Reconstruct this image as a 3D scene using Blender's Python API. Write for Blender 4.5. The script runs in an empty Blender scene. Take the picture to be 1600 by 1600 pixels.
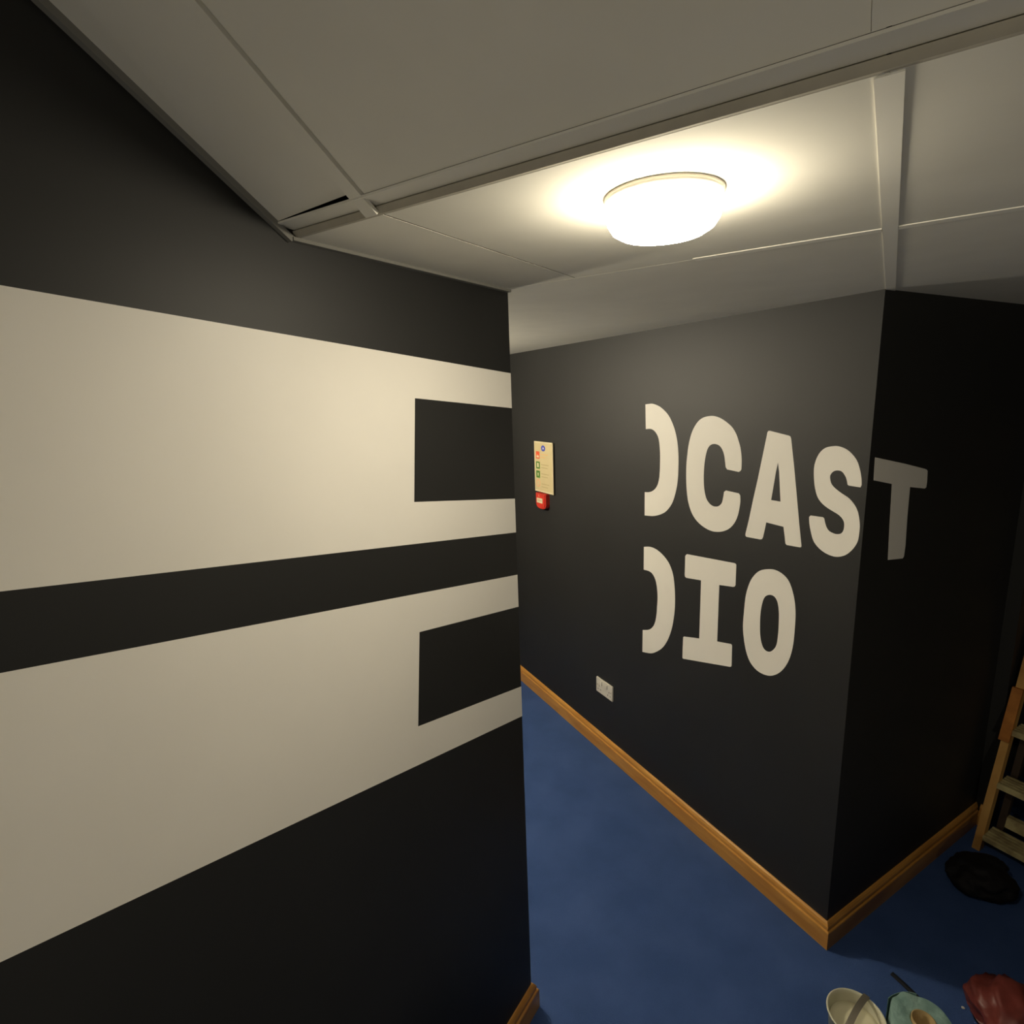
import bpy, bmesh, math, random
from mathutils import Vector, Matrix, noise
from mathutils.geometry import tessellate_polygon

C = bpy.context.scene.collection
scene = bpy.context.scene
random.seed(7)

# ---------------------------------------------------------------- camera, world, exposure
# Camera stands at the foot of a stair, held 2 m above the carpet.
cam_data = bpy.data.cameras.new('camera')
cam = bpy.data.objects.new('camera', cam_data)
C.objects.link(cam)
F = Vector((-0.54083, 0.81688, -0.20052)).normalized()
R = Vector((0.83717, 0.54587, -0.03417))
R = (R - F * R.dot(F)).normalized()
U = R.cross(F)
cam.matrix_world = Matrix(((R.x, U.x, -F.x, 0.0), (R.y, U.y, -F.y, 0.0), (R.z, U.z, -F.z, 2.0), (0, 0, 0, 1)))
cam_data.sensor_width = 36.0
cam_data.lens = 886.88 * 36.0 / 1600.0
cam_data.clip_start = 0.02
scene.camera = cam

world = bpy.data.worlds.new('world')
world.use_nodes = True
world.node_tree.nodes['Background'].inputs[0].default_value = (0.010, 0.009, 0.012, 1)
world.node_tree.nodes['Background'].inputs[1].default_value = 0.2
scene.world = world

vs = scene.view_settings
vs.view_transform = 'Standard'
vs.look = 'None'
vs.gamma = 1.0
vs.use_curve_mapping = False
vs.exposure = 0.2

LAMP_STRENGTH = 96.0          # lamp over the lettered corner
CORRIDOR_STRENGTH = 350.0     # its brighter twin in the corridor behind the left wall
FILL_STRENGTH = 225.0          # added fill light behind the camera, out of view
LAMP_COLOUR = (1.0, 0.89, 0.68)

# ---------------------------------------------------------------- plan of the place (metres)
H = 2.262                                   # flat ceiling
XA, YA = -0.8326, 1.2734                    # face and far end of the left wall
X4, X3, Y2 = -0.632, -0.0247, 1.2556        # ceiling grid lines
YF, ZF, SL = 0.646, 2.2757, 0.6364          # fold: flat step, underside of the fold bar, rise of the slope
TB, TC = 1.05908, 0.46997                   # plan angles of the two lettered walls
P = Vector((-0.0359, 2.0251, 0))            # the convex corner between them
dB = Vector((-math.sin(TB), math.cos(TB), 0))
nB = Vector((math.cos(TB), math.sin(TB), 0))       # into the wall
dC = Vector((math.sin(TC), math.cos(TC), 0))
nC = Vector((math.cos(TC), -math.sin(TC), 0))      # out of the wall
Z = Vector((0, 0, 1))

# ---------------------------------------------------------------- materials
def mat(name, col, rough=0.6, spec=0.5, noise_scale=None, noise_amt=0.0, bump=0.0, bump_scale=200.0, metal=0.0, col2=None, stretch=None, detail=4):
    m = bpy.data.materials.new(name); m.use_nodes = True
    nt = m.node_tree; b = nt.nodes['Principled BSDF']
    b.inputs['Base Color'].default_value = (*col, 1)
    b.inputs['Roughness'].default_value = rough
    b.inputs['Specular IOR Level'].default_value = spec
    b.inputs['Metallic'].default_value = metal
    tc = nt.nodes.new('ShaderNodeTexCoord')
    mp = nt.nodes.new('ShaderNodeMapping')
    nt.links.new(tc.outputs['Object'], mp.inputs['Vector'])
    if stretch: mp.inputs['Scale'].default_value = stretch
    if noise_scale:
        n = nt.nodes.new('ShaderNodeTexNoise'); n.inputs['Scale'].default_value = noise_scale; n.inputs['Detail'].default_value = detail
        nt.links.new(mp.outputs[0], n.inputs['Vector'])
        cr = nt.nodes.new('ShaderNodeValToRGB')
        c2 = col2 or tuple(c * (1 - noise_amt) for c in col)
        cr.color_ramp.elements[0].position = 0.35; cr.color_ramp.elements[1].position = 0.68
        cr.color_ramp.elements[0].color = (*c2, 1); cr.color_ramp.elements[1].color = (*col, 1)
        nt.links.new(n.outputs['Fac'], cr.inputs[0]); nt.links.new(cr.outputs[0], b.inputs['Base Color'])
    if bump:
        n2 = nt.nodes.new('ShaderNodeTexNoise'); n2.inputs['Scale'].default_value = bump_scale; n2.inputs['Detail'].default_value = 3
        nt.links.new(mp.outputs[0], n2.inputs['Vector'])
        bp = nt.nodes.new('ShaderNodeBump'); bp.inputs['Strength'].default_value = bump; bp.inputs['Distance'].default_value = 0.004
        nt.links.new(n2.outputs['Fac'], bp.inputs['Height']); nt.links.new(bp.outputs[0], b.inputs['Normal'])
    return m

M = {}
M['black'] = mat('black_satin_paint', (0.0165, 0.0165, 0.016), 0.56, 0.42, 3.0, 0.12, 0.02, 160)
M['white'] = mat('cream_white_paint', (0.76, 0.73, 0.67), 0.5, 0.4, 5.0, 0.03, 0.02, 160)
M['tile'] = mat('ceiling_tile', (0.74, 0.72, 0.64), 0.9, 0.15, 9.0, 0.04, 0.02, 300)
M['bar'] = mat('ceiling_bar', (0.84, 0.82, 0.74), 0.55, 0.35)
M['angle'] = mat('grey_edge_trim', (0.21, 0.205, 0.185), 0.7, 0.2)
M['riser_shade'] = mat('shaded_fold_riser', (0.46, 0.43, 0.36), 0.9, 0.1, 30.0, 0.1)  # darker tile colour that paints in the shade on the fold riser
M['void'] = mat('ceiling_void', (0.12, 0.11, 0.09), 0.9, 0.1)
M['carpet'] = mat('blue_carpet', (0.057, 0.104, 0.272), 0.95, 0.05, 5.0, 0.3, 0.9, 420, col2=(0.044, 0.085, 0.228))
M['wood'] = mat('varnished_wood', (0.62, 0.31, 0.072), 0.30, 0.5, 14.0, 0.25, 0.04, 90, col2=(0.46, 0.205, 0.042), stretch=(0.25, 0.25, 2.2))
M['wood_old'] = mat('worn_ladder_wood', (0.62, 0.36, 0.11), 0.55, 0.35, 11.0, 0.3, 0.15, 120, col2=(0.44, 0.22, 0.055), stretch=(1, 1, 0.3))
M['wood_dark'] = mat('dark_brown_wood', (0.05, 0.032, 0.02), 0.7, 0.3, 12.0, 0.3)  # much darker than the other ladder wood; rear legs only
M['tread'] = mat('dusty_grooved_tread', (0.54, 0.47, 0.24), 0.8, 0.2, 22.0, 0.3, 0.2, 140, col2=(0.30, 0.24, 0.12))
M['orange'] = mat('orange_splice_wood', (0.52, 0.20, 0.035), 0.5, 0.4, 16.0, 0.3, col2=(0.34, 0.12, 0.02))
M['plastic'] = mat('white_moulded_plastic', (0.66, 0.62, 0.54), 0.35, 0.5)
M['dark'] = mat('dark_slot', (0.03, 0.026, 0.022), 0.6, 0.3)
M['board'] = mat('sign_board', (0.50, 0.42, 0.24), 0.45, 0.4, 20.0, 0.05)
M['edge'] = mat('sign_edge', (0.58, 0.51, 0.34), 0.4, 0.4)
M['blue'] = mat('sign_blue', (0.05, 0.07, 0.38), 0.5, 0.3)
M['red'] = mat('sign_red', (0.62, 0.09, 0.035), 0.5, 0.3)
M['green'] = mat('sign_green', (0.05, 0.16, 0.02), 0.5, 0.3)
M['pink'] = mat('sign_faded_red', (0.66, 0.30, 0.18), 0.5, 0.3)
M['print'] = mat('sign_print', (0.36, 0.30, 0.16), 0.5, 0.3)
M['printred'] = mat('sign_print_red', (0.60, 0.36, 0.16), 0.5, 0.3)
M['callred'] = mat('red_moulded_plastic', (0.50, 0.035, 0.022), 0.35, 0.5)
M['pail'] = mat('white_pail_plastic', (0.62, 0.60, 0.46), 0.4, 0.4, 9, 0.06)
M['paint'] = mat('wet_cream_paint', (0.74, 0.70, 0.50), 0.35, 0.5, 6, 0.04)
M['metal'] = mat('dull_metal', (0.30, 0.27, 0.22), 0.45, 0.5, 12, 0.2, metal=0.6)
M['teal'] = mat('blue_green_paper', (0.24, 0.36, 0.33), 0.9, 0.1, 18, 0.2, 0.5, 110, col2=(0.15, 0.255, 0.235))
M['card'] = mat('brown_cardboard', (0.42, 0.30, 0.14), 0.85, 0.15, 25, 0.15)
M['redbag'] = mat('dark_red_film', (0.185, 0.036, 0.027), 0.42, 0.45, 9, 0.4, 0.2, 35, col2=(0.10, 0.020, 0.016))
M['blackbag'] = mat('black_film', (0.006, 0.005, 0.006), 0.72, 0.25, bump=0.25, bump_scale=40)
M['strip'] = mat('black_strip', (0.008, 0.009, 0.013), 0.7, 0.2)
for key, power in (('glow', LAMP_STRENGTH), ('glow_side', LAMP_STRENGTH * 0.42), ('glow_corridor', CORRIDOR_STRENGTH), ('glow_fill', FILL_STRENGTH)):
    m = bpy.data.materials.new(key); m.use_nodes = True
    nt = m.node_tree; nt.nodes.clear()
    e = nt.nodes.new('ShaderNodeEmission'); o_ = nt.nodes.new('ShaderNodeOutputMaterial')
    e.inputs[0].default_value = (*LAMP_COLOUR, 1); e.inputs[1].default_value = power
    nt.links.new(e.outputs[0], o_.inputs[0]); M[key] = m

# ---------------------------------------------------------------- helpers
def obj(name, bm, material, parent=None, smooth=False, at=None):
    me = bpy.data.meshes.new(name)
    bmesh.ops.recalc_face_normals(bm, faces=bm.faces[:])
    bm.to_mesh(me); bm.free()
    if smooth:
        for p in me.polygons: p.use_smooth = True
    me.materials.append(M[material])
    o = bpy.data.objects.new(name, me); C.objects.link(o)
    if at is not None: o.location = at
    if parent is not None: o.parent = parent
    return o

def structure(o, label=None):
    o['kind'] = 'structure'
    if label: o['label'] = label
    return o

def thing(name, label, cat, loc, rz=0.0):
    o = bpy.data.objects.new(name, None); C.objects.link(o)
    o.location = loc; o.rotation_euler = (0, 0, rz); o.empty_display_size = 0.05
    o['label'] = label; o['category'] = cat
    return o

def tag(o, label, cat):
    o['label'] = label; o['category'] = cat
    return o

def prism(bm, pts, z0, z1):
    lo = [bm.verts.new((p[0], p[1], z0)) for p in pts]
    hi = [bm.verts.new((p[0], p[1], z1)) for p in pts]
    n = len(pts)
    bm.faces.new(lo[::-1]); bm.faces.new(hi)
    for i in range(n): bm.faces.new((lo[i], lo[(i + 1) % n], hi[(i + 1) % n], hi[i]))
    return bm

def box(x0, x1, y0, y1, z0, z1, bm=None, bevel=0.0):
    b = bmesh.new()
    prism(b, [(x0, y0), (x1, y0), (x1, y1), (x0, y1)], z0, z1)
    if bevel: bmesh.ops.bevel(b, geom=b.edges[:], offset=bevel, segments=2, affect='EDGES', profile=0.6)
    if bm is None: return b
    merge(bm, b); return bm

def merge(bm, b, mtx=None):
    if mtx is not None: b.transform(mtx)
    me = bpy.data.meshes.new('tmp'); b.to_mesh(me); b.free()
    bm.from_mesh(me); bpy.data.meshes.remove(me)

def hexa(c):            # eight corners: bottom 4 (ccw) then top 4
    b = bmesh.new(); v = [b.verts.new(p) for p in c]
    for f in ((3, 2, 1, 0), (4, 5, 6, 7), (0, 1, 5, 4), (1, 2, 6, 5), (2, 3, 7, 6), (3, 0, 4, 7)):
        b.faces.new([v[i] for i in f])
    return b

def sweep(profile, rings):
    """join copies of a closed profile (list of ring point lists)"""
    b = bmesh.new(); R_ = [[b.verts.new(p) for p in ring] for ring in rings]
    n = len(R_[0])
    for a, c in zip(R_, R_[1:]):
        for i in range(n): b.faces.new((a[i], a[(i + 1) % n], c[(i + 1) % n], c[i]))
    b.faces.new(R_[0][::-1]); b.faces.new(R_[-1])
    return b

def lathe(prof, seg=48, closed=False):
    b = bmesh.new(); rings = []
    for k in range(seg):
        a = 2 * math.pi * k / seg
        rings.append([b.verts.new((r * math.cos(a), r * math.sin(a), z)) for r, z in prof])
    n = len(prof)
    for k in range(seg):
        A, B = rings[k], rings[(k + 1) % seg]
        for i in range(n if closed else n - 1):
            j = (i + 1) % n
            b.faces.new((A[i], B[i], B[j], A[j]))
    bmesh.ops.remove_doubles(b, verts=b.verts[:], dist=1e-5)
    return b

def tube(pts, r, seg=10, flat=1.0):
    b = bmesh.new(); rings = []
    for i, p in enumerate(pts):
        p = Vector(p); d = (Vector(pts[min(i + 1, len(pts) - 1)]) - Vector(pts[max(i - 1, 0)])).normalized()
        s = d.cross(Z) if abs(d.z) < 0.95 else d.cross(Vector((1, 0, 0)))
        s.normalize(); u = s.cross(d)
        rings.append([b.verts.new(p + s * math.cos(2 * math.pi * k / seg) * r + u * math.sin(2 * math.pi * k / seg) * r * flat) for k in range(seg)])
    for A, B in zip(rings, rings[1:]):
        for k in range(seg): b.faces.new((A[k], A[(k + 1) % seg], B[(k + 1) % seg], B[k]))
    b.faces.new(rings[0][::-1]); b.faces.new(rings[-1])
    return b

def smooth_loop(pts, sub=4):
    """Catmull-Rom through a closed outline; points with a third value are sharp corners"""
    n = len(pts); out = []
    for i in range(n):
        p1, p2 = pts[i], pts[(i + 1) % n]; p0, p3 = pts[i - 1], pts[(i + 2) % n]
        s1, s2 = len(p1) > 2, len(p2) > 2
        out.append((p1[0], p1[1]))
        if s1 and s2: continue
        if s1: p0 = p1
        if s2: p3 = p2
        for k in range(1, sub):
            t = k / sub
            out.append(tuple(0.5 * (2 * p1[a] + (p2[a] - p0[a]) * t + (2 * p0[a] - 5 * p1[a] + 4 * p2[a] - p3[a]) * t * t
                                    + (3 * p1[a] - p0[a] - 3 * p2[a] + p3[a]) * t ** 3) for a in (0, 1)))
    return out

def plate(loops, origin, ax, ay, nrm, d0, d1):
    """flat shape (outer loop + holes) on a wall, from d0 to d1 along the wall normal"""
    b = bmesh.new()
    flat = [p for l in loops for p in l]
    tris = tessellate_polygon([[Vector((p[0], p[1], 0)) for p in l] for l in loops])
    pos = lambda p, d: origin + ax * p[0] + ay * p[1] + nrm * d
    lo = [b.verts.new(pos(p, d0)) for p in flat]; hi = [b.verts.new(pos(p, d1)) for p in flat]
    for t in tris:
        b.faces.new([lo[i] for i in t]); b.faces.new([hi[i] for i in t])
    k = 0
    for l in loops:
        n = len(l)
        for i in range(n):
            a, c = k + i, k + (i + 1) % n
            b.faces.new((lo[a], lo[c], hi[c], hi[a]))
        k += n
    return b

def rect(x0, x1, y0, y1): return [(x0, y0), (x1, y0), (x1, y1), (x0, y1)]
def disc(cx, cy, rx, ry=None, n=28): return [(cx + rx * math.cos(2 * math.pi * k / n), cy + (ry or rx) * math.sin(2 * math.pi * k / n)) for k in range(n)]

# outlines of the painted lettering, measured on the walls: (distance from the corner, height), 1 = sharp corner
LETTERS = {
    'D1': [[(1.020,1.941,1),(0.979,1.944),(0.950,1.939),(0.919,1.928),(0.885,1.907),(0.860,1.883),(0.838,1.850),(0.823,1.817),(0.812,1.780),(0.805,1.732),(0.803,1.675),(0.804,1.629),(0.809,1.590),(0.820,1.550),(0.835,1.514),(0.859,1.483),(0.886,1.461),(0.923,1.444),(0.962,1.433),(1.016,1.427,1),(1.017,1.538,1),(0.982,1.543),(0.953,1.557),(0.933,1.579),(0.922,1.608),(0.918,1.640),(0.917,1.680),(0.918,1.727),(0.923,1.766),(0.930,1.793),(0.943,1.812),(0.959,1.825),(0.982,1.832),(1.015,1.830,1)]],
    'C': [[(0.631,1.895),(0.604,1.893),(0.577,1.885),(0.549,1.871),(0.524,1.854),(0.504,1.830),(0.491,1.804),(0.481,1.779),(0.474,1.746),(0.472,1.720),(0.472,1.699,1),(0.476,1.692),(0.484,1.687,1),(0.539,1.691,1),(0.547,1.699,1),(0.552,1.726),(0.557,1.746),(0.567,1.766),(0.583,1.781),(0.608,1.786),(0.630,1.779),(0.644,1.761),(0.652,1.732),(0.657,1.696),(0.658,1.653),(0.655,1.613),(0.649,1.585),(0.639,1.560),(0.621,1.543),(0.603,1.536),(0.584,1.537),(0.569,1.544),(0.558,1.558),(0.553,1.580),(0.550,1.601,1),(0.541,1.608,1),(0.479,1.605,1),(0.472,1.598,1),(0.470,1.575),(0.473,1.547),(0.479,1.518),(0.492,1.488),(0.514,1.462),(0.541,1.445),(0.572,1.435),(0.605,1.432),(0.640,1.438),(0.675,1.452),(0.703,1.472),(0.724,1.499),(0.741,1.538),(0.750,1.582),(0.755,1.631),(0.756,1.687),(0.752,1.735),(0.746,1.776),(0.734,1.817),(0.718,1.848),(0.695,1.874),(0.667,1.889)]],
    'A': [[(0.366,1.841,1),(0.363,1.846,1),(0.357,1.847,1),(0.278,1.833,1),(0.273,1.830,1),(0.270,1.823,1),(0.252,1.730,1),(0.235,1.634,1),(0.218,1.535,1),(0.204,1.460,1),(0.204,1.455,1),(0.208,1.452,1),(0.260,1.449,1),(0.266,1.453,1),(0.271,1.480,1),(0.278,1.512,1),(0.350,1.515,1),(0.354,1.490,1),(0.360,1.457,1),(0.364,1.449,1),(0.370,1.446,1),(0.433,1.443,1),(0.438,1.446,1),(0.439,1.453,1),(0.426,1.513,1),(0.411,1.596,1),(0.396,1.671,1),(0.382,1.750,1)],
          [(0.316,1.738,1),(0.309,1.706,1),(0.303,1.656,1),(0.296,1.600,1),(0.335,1.600,1),(0.329,1.647,1),(0.322,1.704,1)]],
    'S': [[(0.111,1.808),(0.091,1.806),(0.070,1.798),(0.052,1.784),(0.037,1.766),(0.026,1.740),(0.019,1.713),(0.017,1.693,1),(0.020,1.686,1),(0.056,1.687,1),(0.061,1.690,1),(0.065,1.705),(0.072,1.718),(0.083,1.729),(0.097,1.731),(0.111,1.726),(0.120,1.713),(0.119,1.699),(0.113,1.685),(0.100,1.673),(0.078,1.660),(0.054,1.648),(0.036,1.632),(0.023,1.613),(0.015,1.589),(0.011,1.564),(0.011,1.536),(0.014,1.513),(0.024,1.491),(0.039,1.471),(0.055,1.458),(0.075,1.450),(0.096,1.449),(0.121,1.455),(0.144,1.468),(0.162,1.487),(0.174,1.518),(0.181,1.545),(0.183,1.564,1),(0.178,1.570,1),(0.134,1.572,1),(0.129,1.568,1),(0.125,1.555),(0.119,1.541),(0.109,1.530),(0.093,1.525),(0.080,1.525),(0.067,1.531),(0.061,1.545),(0.061,1.564),(0.068,1.578),(0.082,1.589),(0.101,1.597),(0.124,1.607),(0.144,1.620),(0.159,1.638),(0.169,1.664),(0.175,1.693),(0.178,1.725),(0.176,1.748),(0.168,1.772),(0.156,1.790),(0.139,1.802)]],
    'D2': [[(1.018,1.273,1),(0.981,1.282),(0.942,1.282),(0.903,1.271),(0.868,1.252),(0.841,1.227),(0.819,1.186),(0.808,1.131),(0.803,1.073),(0.805,1.013),(0.815,0.949),(0.830,0.898),(0.853,0.848),(0.883,0.807),(0.922,0.773),(0.959,0.751),(1.019,0.734,1),(1.019,0.850,1),(0.976,0.867),(0.951,0.887),(0.933,0.917),(0.923,0.958),(0.919,1.006),(0.917,1.048),(0.921,1.088),(0.931,1.126),(0.949,1.151),(0.975,1.162),(1.017,1.160,1)]],
    'I': [[(0.748,1.291,1),(0.745,1.297,1),(0.738,1.303,1),(0.484,1.326,1),(0.478,1.325,1),(0.475,1.321,1),(0.474,1.239,1),(0.477,1.232,1),(0.484,1.228,1),(0.555,1.216,1),(0.554,0.969,1),(0.486,0.985,1),(0.480,0.985,1),(0.477,0.980,1),(0.475,0.895,1),(0.477,0.889,1),(0.482,0.886,1),(0.739,0.814,1),(0.746,0.813,1),(0.748,0.818,1),(0.747,0.913,1),(0.744,0.919,1),(0.739,0.921,1),(0.652,0.945,1),(0.653,1.208,1),(0.737,1.196,1),(0.745,1.198,1),(0.748,1.205,1)]],
    'O': [[(0.328,1.342),(0.297,1.346),(0.267,1.338),(0.244,1.321),(0.228,1.293),(0.215,1.254),(0.208,1.209),(0.207,1.151),(0.209,1.090),(0.218,1.038),(0.234,0.995),(0.258,0.959),(0.290,0.933),(0.324,0.924),(0.357,0.928),(0.387,0.948),(0.407,0.982),(0.421,1.029),(0.429,1.083),(0.427,1.153),(0.423,1.210),(0.411,1.259),(0.394,1.295),(0.366,1.326)],
          [(0.317,1.246),(0.297,1.245),(0.283,1.228),(0.275,1.195),(0.272,1.147),(0.272,1.106),(0.276,1.064),(0.288,1.039),(0.305,1.024),(0.324,1.024),(0.338,1.040),(0.348,1.074),(0.352,1.119),(0.352,1.165),(0.347,1.204),(0.337,1.232)]],
    'T': [[(0.029,1.778,1),(0.206,1.743,1),(0.338,1.714,1),(0.351,1.710,1),(0.357,1.705,1),(0.362,1.668,1),(0.360,1.649,1),(0.351,1.646,1),(0.254,1.662,1),(0.257,1.560,1),(0.265,1.464,1),(0.263,1.424,1),(0.256,1.418,1),(0.163,1.429,1),(0.152,1.547,1),(0.144,1.647,1),(0.141,1.684,1),(0.033,1.707,1),(0.030,1.749,1)]],
}

# ---------------------------------------------------------------- the setting
structure(obj('floor', box(-3.1, 2.1, -1.6, 4.3, -0.08, 0), 'carpet'), 'deep blue carpet over the whole floor')

wall_a = structure(obj('wall_left', box(XA - 0.1, XA, -1.5, YA, 0, 3.75), 'black'), 'black wall with huge cream painted bands on the left')
mi = (nB - nC) * (0.1 / (1 - nB.dot(nC)))          # inner mitre of the convex corner
LB, LC = 3.1, 1.15
wall_b = structure(obj('wall_far', prism(bmesh.new(), [P, P + dB * LB, P + dB * LB + nB * 0.1, P + mi], 0, H), 'black'), 'black wall with most of the cream lettering')
wall_c = structure(obj('wall_right', prism(bmesh.new(), [P, P + mi, P + dC * LC - nC * 0.1, P + dC * LC], 0, H), 'black'), 'black wall round the corner with the letter T')
E1 = P + dC * LC
e0 = E1 - nC * 0.1
wall_d = structure(obj('wall_end', prism(bmesh.new(), [e0, E1 + nC * 0.05, E1 + nC * 0.05 + dC * 0.1, e0 + dC * 0.1], 0, H), 'black'), 'short black wall beside the ladder')
r0 = P + dC * 1.70 - nC * 0.3
structure(obj('wall_recess', prism(bmesh.new(), [r0, r0 + nC * 2.6, r0 + nC * 2.6 + dC * 0.1, r0 + dC * 0.1], 0, H), 'black'), 'dark wall behind the ladder')
structure(obj('wall_side', box(2.0, 2.1, -1.5, 4.2, 0, 3.75), 'black'))
structure(obj('wall_back', box(-0.93, 2.1, -1.6, -1.5, 0, 3.75), 'black'))
structure(obj('wall_corridor', box(-3.1, XA - 0.1, YA - 0.1, YA, 0, H), 'black'))
structure(obj('wall_corridor_end', box(-3.2, -3.1, YA - 0.1, 4.3, 0, H), 'black'))

stairs = bpy.data.objects.new('stairs', None); C.objects.link(stairs); structure(stairs, 'unseen carpeted steps under the sloping ceiling behind the viewer, screening the fill light')
for k in range(4):
    obj('step', box(XA + 0.001, 1.999, -1.499, -0.12 - 0.19 * k, 0.2 * k + 0.0005, 0.2 * (k + 1)), 'carpet', stairs)  # out of view; heights chosen to keep the fill light off the skirting

# painted bands on the left wall: (distance y, height)
def line(p, q, y): return p[1] + (q[1] - p[1]) * (y - p[0]) / (q[0] - p[0])
Y0 = -0.55
upper = [(Y0, line((0.250, 2.139), (1.271, 2.058), Y0)), (YA, 2.0575), (YA, 1.968), (0.904, 2.002), (0.880, 1.785), (YA, 1.7255), (YA, 1.631),
         (Y0, line((0.193, 1.801), (1.270, 1.631), Y0))]
lower = [(Y0, line((0.178, 1.707), (1.272, 1.509), Y0)), (YA, 1.509), (YA, 1.4145), (0.868, 1.493), (0.842, 1.275), (YA, 1.168), (YA, 1.073),
         (Y0, line((0.120, 1.360), (1.264, 1.075), Y0))]
ya = Vector((0, 1, 0)); xa_ = Vector((1, 0, 0))
obj('painted_letter', plate([upper], Vector((XA, 0, 0)), ya, Z, xa_, -0.0005, 0.0006), 'white', wall_a)['label'] = 'stretched cream left half of the upper letter D'
obj('painted_letter', plate([lower], Vector((XA, 0, 0)), ya, Z, xa_, -0.0005, 0.0006), 'white', wall_a)['label'] = 'stretched cream left half of the lower letter D'

for key, text in (('D1', 'cream right half of the upper letter D'), ('C', 'cream painted letter C'), ('A', 'cream painted letter A'), ('S', 'cream painted letter S'),
                  ('D2', 'cream right half of the lower letter D'), ('I', 'cream painted letter I'), ('O', 'cream painted letter O')):
    loops = [smooth_loop(l) for l in LETTERS[key]]
    obj('painted_letter', plate(loops, P, dB, Z, -nB, -0.0005, 0.0006), 'white', wall_b)['label'] = text
obj('painted_letter', plate([smooth_loop(l) for l in LETTERS['T']], P, dC, Z, nC, -0.0005, 0.0006), 'white', wall_c)['label'] = 'cream painted letter T in shade'

# skirting boards: (out from the wall, height)
SK = [(0, 0), (0.019, 0), (0.019, 0.068), (0.0175, 0.071), (0.012, 0.0725), (0.0115, 0.0755), (0.0135, 0.079), (0.0125, 0.087), (0.008, 0.095), (0.004, 0.099), (0, 0.1)]
def skirting(name, p0, o0, p1, o1, label):
    rings = [[p + o * d + Z * z for d, z in SK] for p, o in ((p0, o0), (p1, o1))]
    return structure(obj(name, sweep(SK, rings), 'wood'), label)
out = (-nB + nC) * (1 / (1 - nB.dot(nC)))           # outer mitre at the convex corner
skirting('baseboard_far', P + dB * LB, -nB, P, out, 'varnished skirting board along the lettered wall')
outE = (nC - dC)
skirting('baseboard_right', P, out, E1, nC + (-dC), 'skirting board under the letter T')
skirting('baseboard_end', E1 + nC * 0.019, -dC, E1 + nC * 0.05, -dC, 'short skirting board beside the ladder')
bl = skirting('baseboard_left', Vector((XA, -1.5, 0)), xa_, Vector((XA, YA, 0)), xa_ + ya, 'varnished skirting board on the left wall')
skirting('baseboard_corridor', Vector((XA, YA, 0)), ya + xa_, Vector((-3.1, YA, 0)), ya, 'skirting board round the wall end')

# flat ceiling: void slab, panels, bars
ceil = structure(obj('ceiling', box(-3.1, 2.1, YF - 0.02, 4.3, H + 0.06, H + 0.12), 'void'), 'pale tiled flat ceiling')
G = 0.0019
def flat_panel(x0, x1, y0, y1): obj('panel', box(x0 + G, x1 - G, y0 + G, y1 - G, H, H + 0.016), 'tile', ceil)
cols = [XA, X4, X3, X3 + 0.607, X3 + 1.214, 2.0]
for a, c in zip(cols, cols[1:]): flat_panel(a, c, YF - 0.0004, Y2)
obj('joint', box(X4 - 0.0018, X4 + 0.0018, YF + 0.002, Y2 - 0.003, H + 0.0005, H + 0.004), 'void', ceil)
flat_panel(-3.1, X3, Y2, 4.2); flat_panel(X3, 2.0, Y2, 4.2)
# bars of the grid
obj('bar', box(XA, 2.0, YF - 0.037, YF - 0.0005, ZF, ZF + 0.003), 'bar', ceil)                       # along the fold
obj('step', box(XA, 2.0, YF - 0.004, YF + 0.0015, H + 0.0002, ZF - 0.0025), 'riser_shade', ceil)                          # riser of the fold, its shade put into the colour
obj('bar', box(X3 - 0.010, X3 + 0.013, YF + 0.004, 4.2, H - 0.0015, H + 0.001), 'bar', ceil)
obj('bar', box(X3 + 0.014, 2.0, Y2 - 0.012, Y2 + 0.012, H - 0.0015, H + 0.001), 'bar', ceil)
obj('bar', box(-0.36, X3 - 0.011, Y2 - 0.012, Y2 + 0.012, H - 0.0015, H + 0.001), 'bar', ceil)

# sloping ceiling over the stair
YS = YF - 0.037
def sl(y): return ZF + (YS - y) * SL
ns = Vector((0, SL, 1)).normalized()                # up through the slope
def sbox(x0, x1, y0, y1, d0, d1, lift=0.0):         # lift raises the corner at x1, y1
    c = []
    for d in (d0, d1):
        for x, y, k in ((x0, y0, 0), (x1, y0, 0), (x1, y1, lift), (x0, y1, 0)):
            c.append(Vector((x, y, sl(y))) + ns * (d + k))
    return hexa(c)
slope = structure(obj('ceiling', sbox(XA, 2.0, -1.5, YS - 0.02, 0.07, 0.13), 'void'), 'pale sloping ceiling over the stair')
ycuts = [YS, YS - 1.0, -1.5]
for i, (a, c) in enumerate(zip(cols, cols[1:])):
    for j, (y1, y0) in enumerate(zip(ycuts, ycuts[1:])):
        b = sbox(a + G, c - G, y0 + G, y1 - 0.001, 0.004 if j == 0 else 0.004, 0.02, 0.012 if (i == 0 and j == 0) else 0.0)
        obj('panel', b, 'tile', slope)
obj('bar', sbox(X4 - 0.026, X4 - 0.003, -1.45, YF - 0.010, 0.0016, 0.008), 'tile', slope)
obj('bar', sbox(X3 - 0.012, X3 + 0.017, -1.45, YS - 0.002, 0.0028, 0.008), 'tile', slope)

# wall angle where the ceilings meet the left wall
structure(obj('trim_1', box(XA, XA + 0.012, YF - 0.012, YA - 0.002, H - 0.006, H - 0.0002), 'angle'), 'thin edge trim of the flat ceiling')
structure(obj('trim_2', sbox(XA, XA + 0.010, -1.45, YS + 0.026, -0.006, 0.004), 'angle'), 'thin edge trim of the sloping ceiling')

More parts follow.
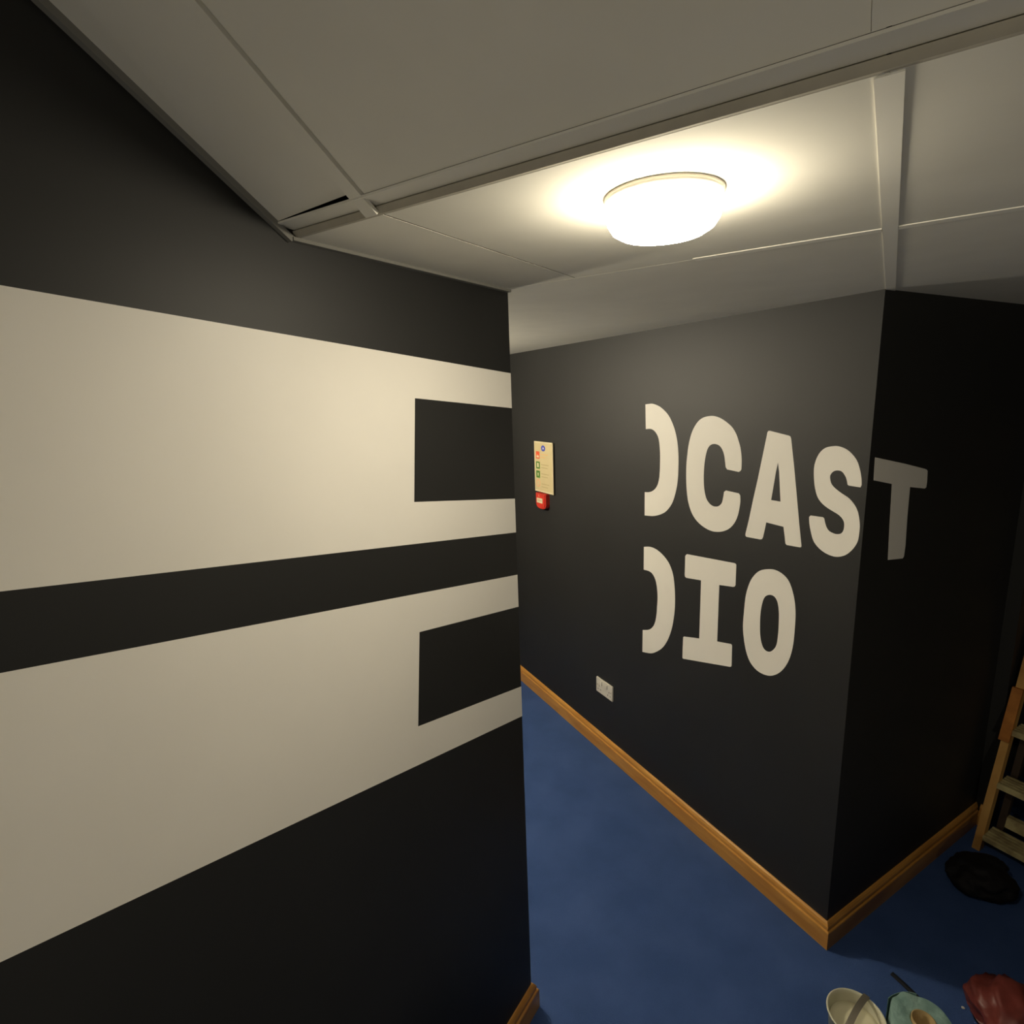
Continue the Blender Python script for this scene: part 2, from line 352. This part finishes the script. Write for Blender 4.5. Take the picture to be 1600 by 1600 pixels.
# ---------------------------------------------------------------- ceiling lamp
def flush_lamp(x, y, glow, label):
    t = thing('ceiling_lamp', label, 'lamp', (x, y, H))
    obj('base', lathe([(0.0, 0.0), (0.080, 0.0), (0.080, -0.006), (0.078, -0.009), (0.0, -0.009)], 64), 'plastic', t, True)
    obj('diffuser', lathe([(0.0, -0.055), (0.04, -0.054), (0.057, -0.051), (0.069, -0.044), (0.0755, -0.034)], 64), glow, t, True)
    obj('diffuser_side', lathe([(0.0755, -0.034), (0.078, -0.022), (0.078, -0.009)], 64), 'glow_side' if glow == 'glow' else glow, t, True)
    return t
flush_lamp(-0.282, 0.828, 'glow', 'glowing round flush lamp on the flat ceiling in view')
pl = thing('pendant_lamp', 'globe pendant lamp in the corridor behind the left wall', 'lamp', (-2.35, 1.72, H))
obj('ceiling_rose', lathe([(0, 0), (0.045, 0), (0.043, -0.012), (0.012, -0.026), (0, -0.026)], 40), 'plastic', pl, True)
obj('cord', tube([(0, 0, -0.02), (0, 0, -0.13)], 0.004, 8), 'plastic', pl, True)
obj('globe', lathe([(0, -0.125)] + [(0.078 * math.sin(math.pi * k / 16), -0.203 + 0.078 * math.cos(math.pi * k / 16)) for k in range(1, 16)] + [(0, -0.281)], 40), 'glow_corridor', pl, True)
sl_ = flush_lamp(1.15, -1.5, 'glow_fill', 'added fill light behind the viewer, shaped as a round wall light')  # added fill: lifts the left wall, the slope and the letter T
sl_.location.z = 0.95; sl_.rotation_euler = (math.pi / 2, 0, 0)

# ---------------------------------------------------------------- things on the far wall
def on_b(t, z, d=0.0): return P + dB * t + Z * z - nB * d
ROTB = math.atan2(-dB.y, -dB.x)
# local frames: x runs to the viewer's right along the wall, y points into the wall, z up
sign = thing('fire_notice', 'cream fire action notice with coloured pictograms on the black wall', 'sign', on_b(1.919, 1.418), ROTB)
W, HT = 0.105, 0.302
X_, O_ = Vector((1, 0, 0)), Vector((0, -1, 0)); V0 = Vector((0, 0, 0))
def dec(name, loops, d0, d1, m_, parent): return obj(name, plate(loops, V0, X_, Z, O_, d0, d1), m_, parent)
dec('board', [rect(-W, W, 0.0, HT)], 0.0085, 0.0125, 'board', sign)
dec('frame', [rect(-W - 0.003, W + 0.003, -0.003, HT + 0.003), rect(-W + 0.005, W - 0.005, 0.006, HT - 0.005)], 0.008, 0.0135, 'edge', sign)
obj('spacer', box(-0.03, 0.03, -0.0085, -0.0, 0.12, 0.2), 'plastic', sign)
def pict(z): return (-0.090, -0.046, z - 0.022, z + 0.022)
dec('blue_disc', [disc(-0.002, 0.266, 0.024, 0.018)], 0.0124, 0.0128, 'blue', sign)
dec('disc_figure', [[(-0.012, 0.258), (-0.006, 0.270), (-0.002, 0.274), (0.004, 0.270), (0.009, 0.258), (0.002, 0.264), (-0.004, 0.264)]], 0.0128, 0.0130, 'plastic', sign)
x0, x1, z0, z1 = pict(0.222); p = dec('red_square', [rect(x0, x1, z0, z1)], 0.0124, 0.0128, 'red', sign)
dec('flame', [[(-0.083, 0.207), (-0.053, 0.207), (-0.057, 0.222), (-0.066, 0.217), (-0.076, 0.226)]], 0.0128, 0.0130, 'edge', p)
x0, x1, z0, z1 = pict(0.160); p = dec('green_square', [rect(x0, x1, z0, z1)], 0.0124, 0.0128, 'green', sign)
dec('door_symbol', [rect(-0.078, -0.058, 0.147, 0.174)], 0.0128, 0.0130, 'edge', p)
x0, x1, z0, z1 = pict(0.104); p = dec('green_square', [rect(x0, x1, z0, z1)], 0.0124, 0.0128, 'green', sign)
dec('arrow_symbol', [[(-0.068, 0.118), (-0.060, 0.103), (-0.064, 0.103), (-0.064, 0.093), (-0.072, 0.093), (-0.072, 0.103), (-0.076, 0.103)]], 0.0128, 0.0130, 'edge', p)
dec('prohibition_ring', [disc(-0.068, 0.049, 0.023, 0.024), disc(-0.068, 0.049, 0.017, 0.018)], 0.0124, 0.0128, 'pink', sign)
for z in (0.168, 0.112, 0.050):
    for k in range(2): dec('print_line', [rect(-0.030, 0.058 - 0.012 * k, z - 0.004 - 0.018 * k, z + 0.001 - 0.018 * k)], 0.0124, 0.0127, 'print', sign)
for k in range(2): dec('print_line', [rect(-0.032, 0.050 - 0.030 * k, 0.226 - 0.018 * k, 0.231 - 0.018 * k)], 0.0124, 0.0127, 'printred', sign)

cp = thing('fire_call_point', 'red call point with white label just below the cream notice', 'call point', on_b(1.938, 1.314), ROTB)
prof = [(-0.060, 0.094), (-0.060, 0.030), (-0.054, 0.014), (-0.040, 0.004), (-0.015, 0.0), (0.015, 0.0), (0.040, 0.004), (0.054, 0.014), (0.060, 0.030), (0.060, 0.094)]
b = plate([prof], V0, X_, Z, O_, 0.0, 0.026)
obj('housing', b, 'callred', cp)
inner = [(x * 0.86, 0.005 + z * 0.93) for x, z in prof]
obj('front_cover', plate([inner], V0, X_, Z, O_, 0.026, 0.031), 'callred', cp)
lb = obj('label_plate', plate([rect(-0.040, 0.028, 0.036, 0.066)], V0, X_, Z, O_, 0.0308, 0.0322), 'edge', cp)
obj('element_mark', plate([rect(-0.030, 0.018, 0.049, 0.053)], V0, X_, Z, O_, 0.0320, 0.0326), 'print', lb)
obj('symbol', plate([[(-0.022, 0.074), (-0.010, 0.074), (-0.014, 0.088), (-0.018, 0.088)]], V0, X_, Z, O_, 0.0308, 0.0316), 'pink', cp)

so = thing('wall_socket', 'white double power socket low on the black wall', 'socket', on_b(1.3225, 0.3485), ROTB)
b = bmesh.new()
fr = [(-0.0735, 0), (0.0735, 0), (0.0735, 0.087), (-0.0735, 0.087)]
obj('faceplate', box(-0.0735, 0.0735, -0.0095, 0.0, 0.0, 0.087, bevel=0.003), 'plastic', so)
for s in (-1, 1):
    obj('rocker_switch', box(s * 0.024 - 0.006, s * 0.024 + 0.006, -0.0135, -0.0090, 0.056, 0.076, bevel=0.0015), 'plastic', so)
    for dx, dz in ((0, 0.042), (-0.011, 0.022), (0.011, 0.022)):
        w, h = (0.002, 0.004) if dx == 0 else (0.0035, 0.002)
        obj('pin_slot', box(s * 0.044 + dx - w, s * 0.044 + dx + w, -0.0099, -0.009, dz - h, dz + h), 'dark', so)
for s in (-1, 1): obj('screw', lathe([(0, -0.001), (0.003, -0.001), (0.003, 0.001), (0, 0.0012)], 12), 'metal', so, at=(s * 0.06, -0.0095, 0.046)).rotation_euler = (math.pi / 2, 0, 0)

# ---------------------------------------------------------------- folded wooden step ladder against the recess wall
lad = thing('step_ladder', 'folded wooden step ladder with worn treads leaning in the dark corner', 'ladder', (0.459, 2.850, 0), -TC)
LEAN = 0.30
def lz(u, b_, z): return Vector((u, b_ + LEAN * z, z))          # local: x along the treads, y away
def leaning(u0, u1, b0, b1, z0, z1): return hexa([lz(u, b_, z) for z in (z0, z1) for u, b_ in ((u0, b0), (u1, b0), (u1, b1), (u0, b1))])
LW = 0.44
obj('stile', leaning(0, 0.028, 0, 0.040, 0, 1.70), 'wood_old', lad)
obj('stile', leaning(LW - 0.028, LW, 0, 0.040, 0, 1.70), 'wood_old', lad)
groove = [(0, 0), (0, 0.020)]
y = 0.006
for k in range(4):
    groove += [(y, 0.0235), (y + 0.012, 0.0235), (y + 0.0135, 0.0185), (y + 0.0195, 0.0185)]; y += 0.021
groove += [(y, 0.0235), (0.098, 0.0235), (0.102, 0.020), (0.102, 0)]
for k in range(7):
    zb = 0.049 + 0.227 * k
    rings = [[lz(u, 0, zb) + Vector((0, py, pz)) for py, pz in groove] for u in (0.0275, LW - 0.0275)]
    obj('tread', sweep(groove, rings), 'tread', lad)
obj('splice_block', leaning(-0.007, 0.030, -0.012, 0.0, 0.475, 0.700), 'orange', lad)
obj('top_board', leaning(-0.02, LW + 0.02, -0.02, 0.15, 1.70, 1.725), 'wood_old', lad)
for u in (0.030, LW - 0.055): obj('rear_leg', leaning(u, u + 0.025, 0.120, 0.150, 0, 1.695), 'wood_dark', lad)
for zr in (0.075, 0.70, 1.30): obj('rear_rung', leaning(0.0555, LW - 0.0555, 0.122, 0.146, zr, zr + 0.045), 'tread', lad)

# ---------------------------------------------------------------- decorating things on the carpet
pail = thing('paint_pail', 'small white pail of cream paint with a strap handle', 'pail', (0.066, 1.654, 0))
PR, PH = 0.0755, 0.170
obj('body', lathe([(0, 0), (0.058, 0), (0.0605, 0.004), (0.0725, 0.160), (0.0775, 0.162), (0.0785, 0.168), (0.0765, 0.1705), (0.0735, 0.1695), (0.0705, 0.160), (0.0590, 0.006), (0, 0.006)], 56), 'pail', pail, True)
obj('paint', lathe([(0, 0.132), (0.05, 0.1322), (0.0668, 0.1335), (0.0668, 0.126), (0, 0.126)], 48), 'paint', pail, True)
a = Vector((0.30, 0.95, 0)).normalized(); sd = Vector((a.y, -a.x, 0))
rings = []
for k in range(21):
    t = -1 + k / 10
    c = a * (t * 0.0800) + Z * (0.1712 + 0.016 * (1 - t * t))
    rings.append([c + sd * (s * 0.0085) + Z * h for s, h in ((-1, 0), (1, 0), (1, 0.002), (-1, 0.002))])
obj('strap_handle', sweep(None, rings), 'metal', pail)
pts = [(0.0805 * math.cos(q), 0.0805 * math.sin(q), 0.158) for q in [math.radians(75 - 9 * k) for k in range(16)]]
obj('bail_wire', tube(pts, 0.0022, 8), 'dark', pail, True)

roll = thing('paper_roll', 'upright roll of blue green paper with a cardboard core beside the pail', 'paper roll', (0.228, 1.705, 0))
b = lathe([(0.0790, 0.001), (0.0805, 0.10), (0.0808, 0.196), (0.0770, 0.2005), (0.0700, 0.1965), (0.0640, 0.2010), (0.0560, 0.1960), (0.0490, 0.2000), (0.0420, 0.1950), (0.0360, 0.1985), (0.0315, 0.1950), (0.0310, 0.001)], 64, closed=True)
for v in b.verts:
    w = noise.noise(Vector((v.co.x * 30, v.co.y * 30, v.co.z * 9)))
    v.co += Vector((v.co.x, v.co.y, 0)).normalized() * w * (0.005 if v.co.xy.length > 0.05 else 0.0005)
    if v.co.z > 0.15: v.co.z += w * 0.006
obj('paper', b, 'teal', roll, True)
obj('core', lathe([(0.0305, 0.0), (0.0305, 0.204), (0.0275, 0.204), (0.0275, 0.0)], 40, closed=True), 'card', roll, True)
rings = []
for k in range(20):                                  # loose outer sheet with a turned corner
    q = math.radians(100 + 3.6 * k); w = 0.0825 + 0.012 * max(0, (k - 10) / 14) ** 2
    top = 0.200 + 0.010 * max(0, (k - 10) / 14) ** 1.5
    d = Vector((math.cos(q), math.sin(q), 0))
    rings.append([d * w + Z * 0.004, d * (w + 0.001) + Z * 0.004, d * (w + 0.001) + Z * top, d * w + Z * top])
obj('loose_sheet', sweep(None, rings), 'teal', roll)

def crumple(seed, sx, sy, sz, amp, sub=4, freq=9.0, base=0.0):
    b = bmesh.new(); bmesh.ops.create_icosphere(b, subdivisions=sub, radius=1)
    off = Vector((seed * 3.1, seed * 1.7, seed * 0.9))
    for v in b.verts:
        n = v.co.normalized()
        r = 1 + amp * noise.noise(n * 1.6 + off) + amp * 0.9 * (0.5 - abs(noise.noise(n * freq * 0.35 + off))) + amp * 0.35 * (0.4 - abs(noise.noise(n * freq + off)))
        c = n * r
        z = c.z * sz + sz * 0.62
        v.co = Vector((c.x * sx, c.y * sy, max(z, 0.0)))
    return b
rb = thing('red_bag', 'crumpled dark red plastic bag at the right edge of the carpet', 'bag', (0.508, 2.000, 0))
obj('bag_body', crumple(2, 0.108, 0.135, 0.066, 0.46, 5, 6.0), 'redbag', rb, True)
bb = thing('black_bag', 'slumped black bin bag on the carpet in front of the ladder', 'bag', (0.462, 2.622, 0), 0.55)
obj('bag_body', crumple(5, 0.108, 0.096, 0.062, 0.20, 5, 6.0), 'blackbag', bb, True)
obj('gathered_neck', crumple(8, 0.034, 0.020, 0.020, 0.4, 3, 9.0), 'blackbag', bb, True, at=(0.078, 0.02, 0.060)).rotation_euler = (0.3, 0.5, 0.2)

st = obj('black_strip', tube([(0, 0, 0.005), (0.03, -0.020, 0.0055), (0.062, -0.044, 0.0055), (0.10, -0.074, 0.005)], 0.0085, 10, 0.55), 'strip', None, True, at=(0.168, 2.017, 0))
tag(st, 'short narrow black strip lying on the carpet behind the paper roll', 'strip')
sc = obj('paper_scrap', crumple(3, 0.0045, 0.0035, 0.002, 0.4, 2), 'plastic', None, False, at=(0.361, 2.008, 0))
tag(sc, 'tiny pale scrap of paper on the carpet beside the red bag', 'scrap')
